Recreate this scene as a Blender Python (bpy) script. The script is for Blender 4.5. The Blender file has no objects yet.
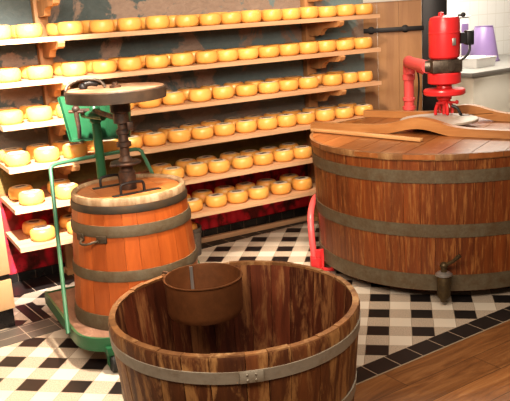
import bpy, bmesh, math, random
from mathutils import Vector, Matrix
random.seed(7)
scene = bpy.context.scene
COL = scene.collection
PI = math.pi

# ------------------------------------------------------------------ materials
def newmat(name):
    m = bpy.data.materials.new(name); m.use_nodes = True
    nt = m.node_tree
    for n in list(nt.nodes): nt.nodes.remove(n)
    out = nt.nodes.new('ShaderNodeOutputMaterial')
    b = nt.nodes.new('ShaderNodeBsdfPrincipled')
    nt.links.new(b.outputs[0], out.inputs[0])
    return m, nt, b
def N(nt, t, **kw):
    n = nt.nodes.new(t)
    for k, v in kw.items(): setattr(n, k, v)
    return n
def math_(nt, op, a, b=None, c=None):
    n = N(nt, 'ShaderNodeMath', operation=op)
    for i, v in enumerate((a, b, c)):
        if v is None: continue
        if isinstance(v, (int, float)): n.inputs[i].default_value = v
        else: nt.links.new(v, n.inputs[i])
    return n.outputs[0]
def mix(nt, f, a, b, mode='MIX'):
    n = N(nt, 'ShaderNodeMix', data_type='RGBA', blend_type=mode)
    n.clamp_factor = True
    for idx, v in ((0, f), (6, a), (7, b)):
        if isinstance(v, (int, float)): n.inputs[idx].default_value = v
        elif isinstance(v, tuple): n.inputs[idx].default_value = (v[0], v[1], v[2], 1)
        else: nt.links.new(v, n.inputs[idx])
    return n.outputs[2]
def ramp(nt, f, stops, interp='LINEAR'):
    r = N(nt, 'ShaderNodeValToRGB'); r.color_ramp.interpolation = interp
    e = r.color_ramp.elements
    while len(e) < len(stops): e.new(0.5)
    for i, (p, c) in enumerate(stops):
        e[i].position = p
        e[i].color = (c[0], c[1], c[2], 1) if isinstance(c, tuple) else (c, c, c, 1)
    nt.links.new(f, r.inputs[0])
    return r.outputs[0]
def noise(nt, vec, scale, detail=4, rough=0.6, dist=0.0):
    n = N(nt, 'ShaderNodeTexNoise')
    n.inputs['Scale'].default_value = scale; n.inputs['Detail'].default_value = detail
    n.inputs['Roughness'].default_value = rough; n.inputs['Distortion'].default_value = dist
    if vec is not None: nt.links.new(vec, n.inputs['Vector'])
    return n.outputs[0]
def objcoord(nt, scale=(1, 1, 1), rot=(0, 0, 0), loc=(0, 0, 0)):
    tc = N(nt, 'ShaderNodeTexCoord'); mp = N(nt, 'ShaderNodeMapping')
    mp.inputs['Scale'].default_value = scale; mp.inputs['Rotation'].default_value = rot; mp.inputs['Location'].default_value = loc
    nt.links.new(tc.outputs['Object'], mp.inputs[0]); return mp.outputs[0]
def bump(nt, b, h, strength=0.3, dist=0.01):
    n = N(nt, 'ShaderNodeBump'); n.inputs['Strength'].default_value = strength; n.inputs['Distance'].default_value = dist
    nt.links.new(h, n.inputs['Height']); nt.links.new(n.outputs[0], b.inputs['Normal'])
def plain(name, c, rough=0.5, metal=0.0, var=0.15, vs=12, spec=0.5):
    m, nt, b = newmat(name)
    v = noise(nt, objcoord(nt), vs, 5)
    col = mix(nt, v, tuple(x*(1-var*1.6) for x in c), tuple(min(1, x*(1+var)) for x in c))
    nt.links.new(col, b.inputs['Base Color'])
    b.inputs['Roughness'].default_value = rough; b.inputs['Metallic'].default_value = metal
    b.inputs['Specular IOR Level'].default_value = spec
    return m
def wood(name, dark, light, worn=None, worn_amt=0.5, scale=(30, 30, 2.2), rot=(0, 0, 0), rough=0.5, tint=0.35, bmp=0.25, worn_scale=(9, 9, 2.0), coat=0.0):
    m, nt, b = newmat(name)
    at = N(nt, 'ShaderNodeAttribute', attribute_name='tint')
    off = N(nt, 'ShaderNodeVectorMath', operation='ADD')
    v0 = objcoord(nt, scale, rot)
    sc = N(nt, 'ShaderNodeVectorMath', operation='SCALE'); sc.inputs['Scale'].default_value = 17.0
    nt.links.new(at.outputs['Vector'], sc.inputs[0])
    nt.links.new(v0, off.inputs[0]); nt.links.new(sc.outputs[0], off.inputs[1])
    n1 = noise(nt, off.outputs[0], 1.0, 6, 0.65, 0.6)
    f = ramp(nt, n1, [(0.3, 0.0), (0.72, 1.0)])
    col = mix(nt, f, dark, light)
    tf = math_(nt, 'MULTIPLY_ADD', at.outputs['Fac'], 2*tint, 1.0-tint)
    tn = N(nt, 'ShaderNodeVectorMath', operation='SCALE')
    nt.links.new(col, tn.inputs[0]); nt.links.new(tf, tn.inputs['Scale'])
    col = tn.outputs[0]
    if worn:
        off2 = N(nt, 'ShaderNodeVectorMath', operation='ADD')
        nt.links.new(objcoord(nt, worn_scale, rot), off2.inputs[0]); nt.links.new(sc.outputs[0], off2.inputs[1])
        n2 = noise(nt, off2.outputs[0], 1.0, 8, 0.72, 0.4)
        k = 0.60 - 0.17*worn_amt
        wf = ramp(nt, n2, [(k, 0.0), (k+0.12, 0.85)])
        col = mix(nt, wf, col, worn)
    nt.links.new(col, b.inputs['Base Color'])
    b.inputs['Roughness'].default_value = rough
    b.inputs['Coat Weight'].default_value = coat
    b.inputs['Coat Roughness'].default_value = 0.3
    bump(nt, b, n1, bmp, 0.006)
    return m
def rusty(name, base, rust, rough=0.55, metal=0.55, s=22, k=0.5):
    m, nt, b = newmat(name)
    v = objcoord(nt)
    n = noise(nt, v, s, 6, 0.7); n2 = noise(nt, v, s*4, 3)
    f = ramp(nt, n, [(k-0.12, 0.0), (k+0.14, 1.0)])
    col = mix(nt, f, base, rust)
    col = mix(nt, math_(nt, 'MULTIPLY', n2, 0.5), col, tuple(x*0.45 for x in base))
    nt.links.new(col, b.inputs['Base Color'])
    b.inputs['Metallic'].default_value = metal; b.inputs['Roughness'].default_value = rough
    bump(nt, b, n2, 0.25, 0.004)
    return m

M = {}
M['pine'] = wood('pine_shelf', (0.50, 0.29, 0.155), (0.66, 0.43, 0.26), scale=(2.2, 26, 26), rough=0.55, tint=0.08, bmp=0.1)
M['post'] = wood('post_pine', (0.40, 0.20, 0.08), (0.56, 0.30, 0.13), scale=(26, 26, 2.2), rough=0.55, tint=0.1, bmp=0.1)
M['panel'] = wood('panel_wood', (0.34, 0.17, 0.07), (0.48, 0.26, 0.11), scale=(14, 14, 1.2), rough=0.5, tint=0.10, bmp=0.06)
M['cabinet'] = wood('cabinet_wood', (0.60, 0.37, 0.19), (0.72, 0.48, 0.27), scale=(14, 14, 1.4), rough=0.5, tint=0.05, bmp=0.05)
M['barrel'] = wood('churn_oak', (0.2728, 0.05984, 0.01056), (0.4136, 0.1038, 0.01936), worn=(0.4752, 0.176, 0.0528), worn_amt=0.15, scale=(26, 26, 2.0), rough=0.42, tint=0.16, coat=0.15)
M['barrel_lid'] = wood('churn_lid', (0.36, 0.105, 0.028), (0.52, 0.185, 0.055), worn=(0.58, 0.28, 0.12), worn_amt=0.3, scale=(3, 26, 20), rot=(0, 0, 0.5), rough=0.4, tint=0.12)
M['rim_worn'] = wood('worn_rim_wood', (0.2295, 0.136, 0.068), (0.374, 0.2465, 0.136), worn=(0.51, 0.3825, 0.2465), worn_amt=0.6, scale=(24, 24, 12), rough=0.6, tint=0.18)
M['vat'] = wood('vat_oak', (0.084, 0.021, 0.0056), (0.189, 0.0525, 0.0112), worn=(0.28, 0.119, 0.035), worn_amt=0.55, scale=(34, 34, 2.4), rough=0.42, tint=0.25, coat=0.15, worn_scale=(60, 60, 5.0))
M['vat_lid'] = wood('vat_lid_wood', (0.198, 0.0657, 0.018), (0.333, 0.1215, 0.0342), worn=(0.432, 0.234, 0.117), worn_amt=0.25, scale=(28, 2.6, 20), rot=(0, 0, 0.0), rough=0.36, tint=0.14, coat=0.2)
M['beam'] = wood('beam_wood', (0.304, 0.128, 0.04), (0.44, 0.216, 0.08), scale=(2.5, 24, 24), rough=0.4, tint=0.06, coat=0.15)
M['stick'] = wood('slat_wood', (0.42, 0.22, 0.09), (0.58, 0.34, 0.16), scale=(2.5, 28, 28), rough=0.5, tint=0.05)
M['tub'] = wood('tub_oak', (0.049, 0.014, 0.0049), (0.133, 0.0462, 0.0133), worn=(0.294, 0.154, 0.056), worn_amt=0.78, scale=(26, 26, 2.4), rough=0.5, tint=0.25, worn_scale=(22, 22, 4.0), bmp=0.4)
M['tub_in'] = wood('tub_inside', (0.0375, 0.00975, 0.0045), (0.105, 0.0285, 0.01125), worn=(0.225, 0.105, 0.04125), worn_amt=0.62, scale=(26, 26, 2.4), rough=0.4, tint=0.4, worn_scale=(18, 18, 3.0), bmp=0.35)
M['deck_light'] = wood('wheel_wood', (0.25, 0.13, 0.075), (0.42, 0.24, 0.14), worn=(0.60, 0.42, 0.29), worn_amt=0.5, scale=(20, 3, 20), rough=0.5, tint=0.1)
M['rim_brown'] = wood('rim_brown_wood', (0.12, 0.04875, 0.0165), (0.225, 0.105, 0.0375), worn=(0.345, 0.2025, 0.09), worn_amt=0.5, scale=(24, 24, 12), rough=0.55, tint=0.2)
M['deck'] = wood('cart_deck', (0.16, 0.085, 0.055), (0.28, 0.16, 0.11), worn=(0.42, 0.30, 0.22), worn_amt=0.3, scale=(20, 3, 20), rot=(0, 0, -0.47), rough=0.55, tint=0.1)
M['hoop'] = rusty('iron_hoop', (0.135, 0.108, 0.068), (0.105, 0.066, 0.032), s=18, metal=0.15, rough=0.6)
M['hoop_light'] = rusty('galvanised_hoop', (0.289, 0.255, 0.1997), (0.2125, 0.1658, 0.1105), s=10, metal=0.2, rough=0.5, k=0.62)
M['hoop_dark'] = rusty('dark_hoop', (0.055, 0.047, 0.036), (0.10, 0.065, 0.035), s=18, metal=0.4)
M['rust'] = rusty('rusty_shaft', (0.055, 0.038, 0.030), (0.20, 0.095, 0.05), s=26, metal=0.5, k=0.55)
M['black_iron'] = plain('black_iron', (0.02, 0.018, 0.018), 0.5, 0.3)
M['black'] = plain('black_paint', (0.012, 0.012, 0.013), 0.45, 0.0)
M['green'] = rusty('green_enamel', (0.018, 0.115, 0.048), (0.035, 0.14, 0.062), s=8, metal=0.0, rough=0.35, k=0.5)
M['green_pale'] = rusty('pale_green_paint', (0.050, 0.17, 0.09), (0.10, 0.22, 0.125), s=9, metal=0.0, rough=0.4, k=0.55)
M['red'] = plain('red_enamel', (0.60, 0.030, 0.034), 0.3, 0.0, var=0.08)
M['pink'] = plain('light_washed_red', (0.72, 0.11, 0.11), 0.35, 0.0, var=0.08)  # paler copy of the mixer red, strong lamp glare painted into the colour
M['gear'] = rusty('gearbox_metal', (0.14, 0.115, 0.09), (0.07, 0.05, 0.04), s=20, metal=0.6, rough=0.4)
M['steel'] = plain('steel', (0.42, 0.41, 0.39), 0.35, 0.8)
M['plate'] = plain('grey_plate', (0.40, 0.34, 0.28), 0.5, 0.0, var=0.12, vs=9)
M['copper'] = rusty('old_copper', (0.17, 0.066, 0.024), (0.13, 0.052, 0.02), s=9, metal=0.45, rough=0.42)
M['brass'] = rusty('dull_brass', (0.13, 0.09, 0.04), (0.075, 0.052, 0.03), s=20, metal=0.6, rough=0.45)
M['zinc'] = rusty('zinc_bucket', (0.25, 0.22, 0.19), (0.16, 0.13, 0.11), s=16, metal=0.3, rough=0.5)
M['rubber'] = plain('black_rubber', (0.015, 0.015, 0.015), 0.7)
M['white'] = plain('white_laminate', (0.68, 0.66, 0.60), 0.4, 0.0, var=0.03)
M['counter'] = plain('grey_counter', (0.20, 0.19, 0.175), 0.35, 0.0, var=0.1, vs=60)
M['tray'] = plain('white_plastic', (0.72, 0.70, 0.68), 0.35, 0.0, var=0.03)
M['grey_col'] = plain('dark_column', (0.014, 0.013, 0.014), 0.4)
def purple():
    m, nt, b = newmat('purple_plastic')
    n = noise(nt, objcoord(nt), 4, 2)
    nt.links.new(mix(nt, n, (0.20, 0.13, 0.29), (0.28, 0.20, 0.37)), b.inputs['Base Color'])
    b.inputs['Roughness'].default_value = 0.3; b.inputs['Transmission Weight'].default_value = 0.15
    return m
M['purple'] = purple()

def cheese_mat():
    m, nt, b = newmat('cheese_rind')
    oi = N(nt, 'ShaderNodeObjectInfo')
    n = noise(nt, objcoord(nt, (1, 1, 1)), 14, 4)
    a = mix(nt, n, (0.84, 0.43, 0.10), (0.90, 0.52, 0.155))
    r = ramp(nt, oi.outputs['Random'], [(0.0, (0.90, 0.84, 0.78)), (1.0, (1.0, 1.0, 1.0))])
    a = mix(nt, 1.0, a, r, 'MULTIPLY')
    nt.links.new(a, b.inputs['Base Color'])
    b.inputs['Roughness'].default_value = 0.38
    b.inputs['Coat Weight'].default_value = 0.15; b.inputs['Coat Roughness'].default_value = 0.25
    b.inputs['Subsurface Weight'].default_value = 0.12
    b.inputs['Subsurface Radius'].default_value = (0.02, 0.01, 0.004)
    return m
M['cheese'] = cheese_mat()
def label_mat():
    m, nt, b = newmat('cheese_paper')
    tc = N(nt, 'ShaderNodeTexCoord'); sp = N(nt, 'ShaderNodeSeparateXYZ'); nt.links.new(tc.outputs['Object'], sp.inputs[0])
    ax = math_(nt, 'LESS_THAN', math_(nt, 'ABSOLUTE', sp.outputs[0]), 0.030)
    ay = math_(nt, 'LESS_THAN', math_(nt, 'ABSOLUTE', sp.outputs[1]), 0.015)
    f = math_(nt, 'MULTIPLY', ax, ay)
    nz = noise(nt, objcoord(nt, (1, 1, 1)), 60, 2)
    f = math_(nt, 'MULTIPLY', f, math_(nt, 'MULTIPLY_ADD', nz, 0.3, 0.75))
    nt.links.new(mix(nt, f, (0.80, 0.68, 0.50), (0.035, 0.028, 0.04)), b.inputs['Base Color'])
    b.inputs['Roughness'].default_value = 0.5
    return m
M['paper'] = label_mat()

def mural():
    m, nt, b = newmat('painted_mural')
    tc = N(nt, 'ShaderNodeTexCoord'); sp = N(nt, 'ShaderNodeSeparateXYZ'); nt.links.new(tc.outputs['Object'], sp.inputs[0])
    v = tc.outputs['Object']
    cloud = noise(nt, v, 2.3, 7, 0.62, 0.5)
    fine = noise(nt, v, 16, 6, 0.7, 1.0)
    brush = noise(nt, objcoord(nt, (13, 13, 26), (0, 0.6, 0)), 1.0, 6, 0.75, 1.6)
    blue = mix(nt, fine, (0.060, 0.080, 0.078), (0.150, 0.178, 0.172))
    sx = ramp(nt, math_(nt, 'DIVIDE', sp.outputs[0], 3.6), [(0.45, 0.0), (0.95, 1.0)])
    blue = mix(nt, sx, blue, mix(nt, fine, (0.22, 0.30, 0.31), (0.33, 0.42, 0.42)))
    pink = mix(nt, brush, (0.20, 0.135, 0.105), (0.52, 0.38, 0.29))
    cf = ramp(nt, cloud, [(0.515, 0.0), (0.545, 0.9)])
    sky = mix(nt, cf, blue, pink)
    dull = mix(nt, brush, (0.15, 0.135, 0.115), (0.44, 0.33, 0.245))
    # lower sky gets browner
    zf = ramp(nt, sp.outputs[2], [(0.80, 1.0), (1.05, 0.0)])
    sky = mix(nt, math_(nt, 'MULTIPLY', zf, 0.7), sky, dull)
    olive = mix(nt, brush, (0.085, 0.08, 0.032), (0.34, 0.23, 0.075))
    zo = ramp(nt, math_(nt, 'MULTIPLY_ADD', fine, 0.08, sp.outputs[2]), [(0.80, 1.0), (0.86, 0.0)])
    c = mix(nt, zo, sky, olive)
    vor = N(nt, 'ShaderNodeTexVoronoi', feature='F1'); vor.inputs['Scale'].default_value = 17.0
    nt.links.new(objcoord(nt, (1, 1, 0.62)), vor.inputs['Vector'])
    tul = ramp(nt, vor.outputs['Distance'], [(0.0, (0.95, 0.08, 0.11)), (0.45, (0.80, 0.035, 0.07)), (0.70, (0.25, 0.04, 0.04))])
    gaps = ramp(nt, noise(nt, v, 9, 4), [(0.36, 1.0), (0.46, 0.0)])
    tul = mix(nt, math_(nt, 'MULTIPLY', gaps, 0.75), tul, (0.05, 0.02, 0.012))
    zr = ramp(nt, math_(nt, 'MULTIPLY_ADD', fine, 0.09, sp.outputs[2]), [(0.56, 1.0), (0.61, 0.0)])
    c = mix(nt, zr, c, tul)
    nt.links.new(c, b.inputs['Base Color'])
    b.inputs['Roughness'].default_value = 0.6
    b.inputs['Specular IOR Level'].default_value = 0.25
    bump(nt, b, brush, 0.35, 0.015)
    return m
M['mural'] = mural()

TA = math.radians(-11.29); TC, TS = math.cos(TA), math.sin(TA); TX, TY, TZ = -1.185, 3.468, 0.1052
def tiles():
    m, nt, b = newmat('chequer_tiles')
    g = N(nt, 'ShaderNodeNewGeometry')
    def lin(ax, ay, c):
        d = N(nt, 'ShaderNodeVectorMath', operation='DOT_PRODUCT')
        nt.links.new(g.outputs['Position'], d.inputs[0]); d.inputs[1].default_value = (ax, ay, 0)
        return math_(nt, 'ADD', d.outputs['Value'], c)
    I = lin(TC/TZ, TS/TZ, -(TX*TC+TY*TS)/TZ); J = lin(TS/TZ, -TC/TZ, -(TX*TS-TY*TC)/TZ)
    fi, fj = math_(nt, 'FLOOR', I), math_(nt, 'FLOOR', J)
    oi, oj = math_(nt, 'FLOORED_MODULO', fi, 2.0), math_(nt, 'FLOORED_MODULO', fj, 2.0)
    both = math_(nt, 'ADD', oi, oj)            # 0 black, 1 grey, 2 white
    sp = noise(nt, g.outputs['Position'], 170, 3, 0.8)
    speck = ramp(nt, sp, [(0.35, 0.62), (0.65, 1.1)])
    grey = mix(nt, 1.0, (0.52, 0.43, 0.335), speck, 'MULTIPLY')
    wn = N(nt, 'ShaderNodeTexWhiteNoise', noise_dimensions='2D')
    cv = N(nt, 'ShaderNodeCombineXYZ'); nt.links.new(fi, cv.inputs[0]); nt.links.new(fj, cv.inputs[1]); nt.links.new(cv.outputs[0], wn.inputs['Vector'])
    white = mix(nt, wn.outputs['Value'], (0.60, 0.53, 0.43), (0.70, 0.62, 0.51))
    is1 = math_(nt, 'GREATER_THAN', both, 0.5); is2 = math_(nt, 'GREATER_THAN', both, 1.5)
    c = mix(nt, is1, (0.018, 0.014, 0.013), grey); c = mix(nt, is2, c, white)
    def edge(x, fx):
        f = math_(nt, 'SUBTRACT', x, fx)
        return math_(nt, 'MINIMUM', f, math_(nt, 'SUBTRACT', 1.0, f))
    e = math_(nt, 'MINIMUM', edge(I, fi), edge(J, fj))
    gr = math_(nt, 'LESS_THAN', e, 0.013)
    c = mix(nt, gr, c, (0.30, 0.24, 0.18))
    nt.links.new(c, b.inputs['Base Color']); b.inputs['Roughness'].default_value = 0.42
    return m
M['tiles'] = tiles()
def strip_mat(name, c, grout, lx, ly, rough=0.4):
    """Row of dark tiles laid along local x; lx tile length, ly tile height."""
    m, nt, b = newmat(name)
    tc = N(nt, 'ShaderNodeTexCoord'); sp = N(nt, 'ShaderNodeSeparateXYZ'); nt.links.new(tc.outputs['Object'], sp.inputs[0])
    def ln(o, l):
        f = math_(nt, 'FRACT', math_(nt, 'DIVIDE', math_(nt, 'ADD', o, 50*l), l))
        f = math_(nt, 'MINIMUM', f, math_(nt, 'SUBTRACT', 1.0, f))
        return math_(nt, 'MULTIPLY', f, l)
    d = ln(sp.outputs[0], lx)
    if ly: d = math_(nt, 'MINIMUM', d, ln(sp.outputs[1], ly))
    gm = math_(nt, 'LESS_THAN', d, 0.0022)
    n = noise(nt, tc.outputs['Object'], 9, 4)
    base = mix(nt, n, tuple(x*0.7 for x in c), tuple(x*1.4 for x in c))
    nt.links.new(mix(nt, gm, base, grout), b.inputs['Base Color'])
    b.inputs['Roughness'].default_value = rough
    return m
M['border'] = strip_mat('border_tiles', (0.020, 0.016, 0.015), (0.42, 0.33, 0.24), 0.135, None)
M['border2'] = strip_mat('border_tiles_double', (0.13, 0.115, 0.10), (0.50, 0.42, 0.33), 0.16, 0.1)
M['walltile'] = strip_mat('skirting_tiles', (0.016, 0.013, 0.012), (0.10, 0.075, 0.055), 0.105, None, 0.25)
def white_tiles():
    m, nt, b = newmat('white_wall_tiles')
    tc = N(nt, 'ShaderNodeTexCoord'); sp = N(nt, 'ShaderNodeSeparateXYZ'); nt.links.new(tc.outputs['Object'], sp.inputs[0])
    def ln(o, l):
        f = math_(nt, 'FRACT', math_(nt, 'DIVIDE', math_(nt, 'ADD', o, 50*l), l))
        return math_(nt, 'MULTIPLY', math_(nt, 'MINIMUM', f, math_(nt, 'SUBTRACT', 1.0, f)), l)
    d = math_(nt, 'MINIMUM', ln(sp.outputs[0], 0.15), ln(sp.outputs[2], 0.15))
    gm = math_(nt, 'LESS_THAN', d, 0.004)
    n = noise(nt, tc.outputs['Object'], 5, 3)
    nt.links.new(mix(nt, gm, mix(nt, n, (0.74, 0.73, 0.70), (0.80, 0.79, 0.76)), (0.68, 0.66, 0.61)), b.inputs['Base Color'])
    b.inputs['Roughness'].default_value = 0.2
    return m
M['wtiles'] = white_tiles()
def wood_floor():
    m, nt, b = newmat('wood_floor')
    # boards along local x, staggered
    tc = N(nt, 'ShaderNodeTexCoord'); sp = N(nt, 'ShaderNodeSeparateXYZ'); nt.links.new(tc.outputs['Object'], sp.inputs[0])
    row = math_(nt, 'FLOOR', math_(nt, 'DIVIDE', sp.outputs[1], 0.145))
    rn = N(nt, 'ShaderNodeTexWhiteNoise', noise_dimensions='1D'); nt.links.new(row, rn.inputs['W'])
    xx = math_(nt, 'ADD', math_(nt, 'DIVIDE', sp.outputs[0], 0.9), math_(nt, 'MULTIPLY', rn.outputs['Value'], 5.0))
    cell = math_(nt, 'FLOOR', xx)
    cv = N(nt, 'ShaderNodeCombineXYZ'); nt.links.new(row, cv.inputs[0]); nt.links.new(cell, cv.inputs[1])
    wn = N(nt, 'ShaderNodeTexWhiteNoise', noise_dimensions='2D'); nt.links.new(cv.outputs[0], wn.inputs['Vector'])
    off = N(nt, 'ShaderNodeVectorMath', operation='ADD')
    scl = N(nt, 'ShaderNodeVectorMath', operation='SCALE'); scl.inputs['Scale'].default_value = 20
    nt.links.new(wn.outputs['Color'], scl.inputs[0])
    nt.links.new(objcoord(nt, (2.2, 16, 1)), off.inputs[0]); nt.links.new(scl.outputs[0], off.inputs[1])
    n1 = noise(nt, off.outputs[0], 1.0, 7, 0.66, 1.6)
    c = ramp(nt, n1, [(0.25, (0.11, 0.044, 0.015)), (0.5, (0.26, 0.112, 0.038)), (0.75, (0.42, 0.21, 0.08))])
    tn = N(nt, 'ShaderNodeVectorMath', operation='SCALE'); nt.links.new(c, tn.inputs[0])
    nt.links.new(math_(nt, 'MULTIPLY_ADD', wn.outputs['Value'], 0.5, 0.72), tn.inputs['Scale'])
    def ln(o, l):
        f = math_(nt, 'FRACT', o)
        return math_(nt, 'MULTIPLY', math_(nt, 'MINIMUM', f, math_(nt, 'SUBTRACT', 1.0, f)), l)
    d = math_(nt, 'MINIMUM', ln(math_(nt, 'DIVIDE', sp.outputs[1], 0.145), 0.145), ln(xx, 0.9))
    gm = math_(nt, 'LESS_THAN', d, 0.0014)
    nt.links.new(mix(nt, gm, tn.outputs[0], (0.055, 0.026, 0.011)), b.inputs['Base Color'])
    b.inputs['Roughness'].default_value = 0.45
    bump(nt, b, n1, 0.1, 0.004)
    return m
M['woodfloor'] = wood_floor()
M['bare_wall'] = plain('plaster', (0.32, 0.26, 0.20), 0.8, var=0.08)

# ------------------------------------------------------------------ mesh helpers
class MB:
    """Collects shapes for ONE mesh object."""
    def __init__(s):
        s.bm = bmesh.new(); s.t = s.bm.verts.layers.float.new('tint'); s.tint = 0.5
    def v(s, p):
        x = s.bm.verts.new(p); x[s.t] = s.tint; return x
    def f(s, vs):
        try: return s.bm.faces.new(vs)
        except ValueError: return None
    def box(s, c, size, mat=None, bev=0.0):
        x, y, z = size[0]/2, size[1]/2, size[2]/2
        b = min(bev, x*0.9, y*0.9, z*0.9)
        Mx = mat or Matrix.Identity(4); c = Vector(c)
        tmp = bmesh.new(); bmesh.ops.create_cube(tmp, size=1.0)
        for q in tmp.verts: q.co = Vector((q.co.x*2*x, q.co.y*2*y, q.co.z*2*z))
        if b > 0: bmesh.ops.bevel(tmp, geom=tmp.edges[:], offset=b, segments=2, affect='EDGES', profile=0.5)
        mp = {q: s.v(Mx @ (q.co + c)) for q in tmp.verts}
        for fc in tmp.faces: s.f([mp[q] for q in fc.verts])
        tmp.free(); return s
    def lathe(s, prof, seg=32, mat=None, a0=0.0, a1=2*PI, cap=True):
        Mx = mat or Matrix.Identity(4); full = abs(a1-a0-2*PI) < 1e-6
        n = seg if full else seg+1; rings = []
        for r, z in prof:
            if r < 1e-6: rings.append([s.v(Mx @ Vector((0, 0, z)))]); continue
            rings.append([s.v(Mx @ Vector((r*math.cos(a0+(a1-a0)*i/seg), r*math.sin(a0+(a1-a0)*i/seg), z))) for i in range(n)])
        for a, b in zip(rings, rings[1:]):
            for i in range(seg):
                j = (i+1) % n
                if len(a) == 1 and len(b) == 1: continue
                if len(a) == 1: s.f([a[0], b[j], b[i]])
                elif len(b) == 1: s.f([a[i], a[j], b[0]])
                else: s.f([a[i], a[j], b[j], b[i]])
        return s
    def cyl(s, p0, p1, r, r1=None, seg=20):
        p0, p1 = Vector(p0), Vector(p1); d = p1-p0; L = d.length
        q = d.to_track_quat('Z', 'Y').to_matrix().to_4x4(); q.translation = p0
        r1 = r if r1 is None else r1
        return s.lathe([(0, 0), (r, 0), (r1, L), (0, L)], seg, q)
    def tube(s, pts, r, seg=12, smooth=0):
        P = [Vector(p) for p in pts]
        for _ in range(smooth):
            Q = [P[0]]
            for a, b in zip(P, P[1:]): Q += [a*0.75+b*0.25, a*0.25+b*0.75]
            Q.append(P[-1]); P = Q
        rad = r if isinstance(r, (list, tuple)) else None
        prev = None; rings = []
        for i, p in enumerate(P):
            t = ((P[min(i+1, len(P)-1)]-p).normalized() + (p-P[max(i-1, 0)]).normalized())
            t = t.normalized() if t.length > 1e-9 else Vector((0, 0, 1))
            if prev is None: u = t.orthogonal().normalized()
            else: u = (prev - t*prev.dot(t)).normalized()
            prev = u; w = t.cross(u)
            k = i/(len(P)-1); rr = r if rad is None else rad[0]*(1-k)+rad[1]*k
            rings.append([s.v(p + (u*math.cos(2*PI*j/seg)+w*math.sin(2*PI*j/seg))*rr) for j in range(seg)])
        for a, b in zip(rings, rings[1:]):
            for j in range(seg): s.f([a[j], a[(j+1) % seg], b[(j+1) % seg], b[j]])
        s.f(rings[0][::-1]); s.f(rings[-1]); return s
    def sphere(s, c, r, seg=16):
        c = Vector(c); n = seg//2
        return s.lathe([(r*math.sin(PI*i/n) if 0 < i < n else 0, -r*math.cos(PI*i/n)) for i in range(n+1)], seg, Matrix.Translation(c))
    def prism(s, poly, z0, z1, mat=None):
        Mx = mat or Matrix.Identity(4)
        a = [s.v(Mx @ Vector((x, y, z0))) for x, y in poly]; b = [s.v(Mx @ Vector((x, y, z1))) for x, y in poly]
        s.f(a[::-1]); s.f(b); n = len(poly)
        for i in range(n): s.f([a[i], a[(i+1) % n], b[(i+1) % n], b[i]])
        return s
    def staves(s, nst, prof, thick, gap=0.0012, sub=3, jit=0.0, dirt=None, seed=1):
        """prof: (outer radius, z) from bottom to top; each stave is a closed board."""
        rnd = random.Random(seed)
        w = [rnd.uniform(0.75, 1.25) for _ in range(nst)]; tot = sum(w); a = 0
        for i in range(nst):
            da = 2*PI*w[i]/tot; s.tint = rnd.random(); dz = rnd.uniform(-jit, jit); dr = rnd.uniform(-jit, jit)*0.3
            g = gap/prof[-1][0]
            A = [a+g+(da-2*g)*k/sub for k in range(sub+1)]; a += da
            grid = []
            for (r, z) in prof:
                zz = z + (dz if z == prof[-1][1] else 0)
                grid.append(([s.v(((r+dr)*math.cos(t), (r+dr)*math.sin(t), zz)) for t in A],
                             [s.v(((r-thick)*math.cos(t), (r-thick)*math.sin(t), zz)) for t in A]))
            for (o0, i0), (o1, i1) in zip(grid, grid[1:]):
                for k in range(sub):
                    s.f([o0[k], o0[k+1], o1[k+1], o1[k]]); s.f([i0[k+1], i0[k], i1[k], i1[k+1]])
                s.f([i0[0], o0[0], o1[0], i1[0]]); s.f([o0[-1], i0[-1], i1[-1], o1[-1]])
            (o, ii) = grid[-1]; (o0, i0) = grid[0]
            for k in range(sub):
                s.f([o[k], o[k+1], ii[k+1], ii[k]]); s.f([o0[k+1], o0[k], i0[k], i0[k+1]])
        s.tint = 0.5; return s
    def build(s, name, mat, parent=None, ang=35, loc=None, rot=None):
        bmesh.ops.recalc_face_normals(s.bm, faces=s.bm.faces[:])
        me = bpy.data.meshes.new(name); s.bm.to_mesh(me); s.bm.free()
        for mm in (mat if isinstance(mat, (list, tuple)) else [mat]): me.materials.append(mm)
        me.shade_smooth(); me.set_sharp_from_angle(angle=math.radians(ang))
        o = bpy.data.objects.new(name, me); COL.objects.link(o)
        if parent is not None: o.parent = parent
        if loc is not None: o.location = loc
        if rot is not None: o.rotation_euler = (0, 0, rot)
        return o
def tag(o, label=None, cat=None, group=None, kind=None):
    if label: o['label'] = label
    if cat: o['category'] = cat
    if group: o['group'] = group
    if kind: o['kind'] = kind
    return o
def thing(name, label, cat, loc=(0, 0, 0), rz=0.0, group=None):
    o = bpy.data.objects.new(name, None); o.empty_display_size = 0.1; COL.objects.link(o)
    o.location = loc; o.rotation_euler = (0, 0, rz)
    return tag(o, label, cat, group)
def dup(root, loc, rz, label, group):
    r = root.copy(); COL.objects.link(r); r.location = loc; r.rotation_euler = (0, 0, rz); r['label'] = label; r['group'] = group
    for ch in list(root.children):
        c = ch.copy(); COL.objects.link(c); c.parent = r
    return r
def struct(o): o['kind'] = 'structure'; return o
def hoop(parent, prof_fn, z0, z1, mat, over=0.004, seg=96, name='hoop'):
    r0, r1 = prof_fn(z0), prof_fn(z1); e = 0.0015
    return MB().lathe([(r0-0.002, z0), (r0+over, z0), (r0+over+e, (z0+z1)/2+0.0), (r1+over, z1), (r1-0.002, z1), (r0-0.002, z0)], seg).build(name, mat, parent, 50)

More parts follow.
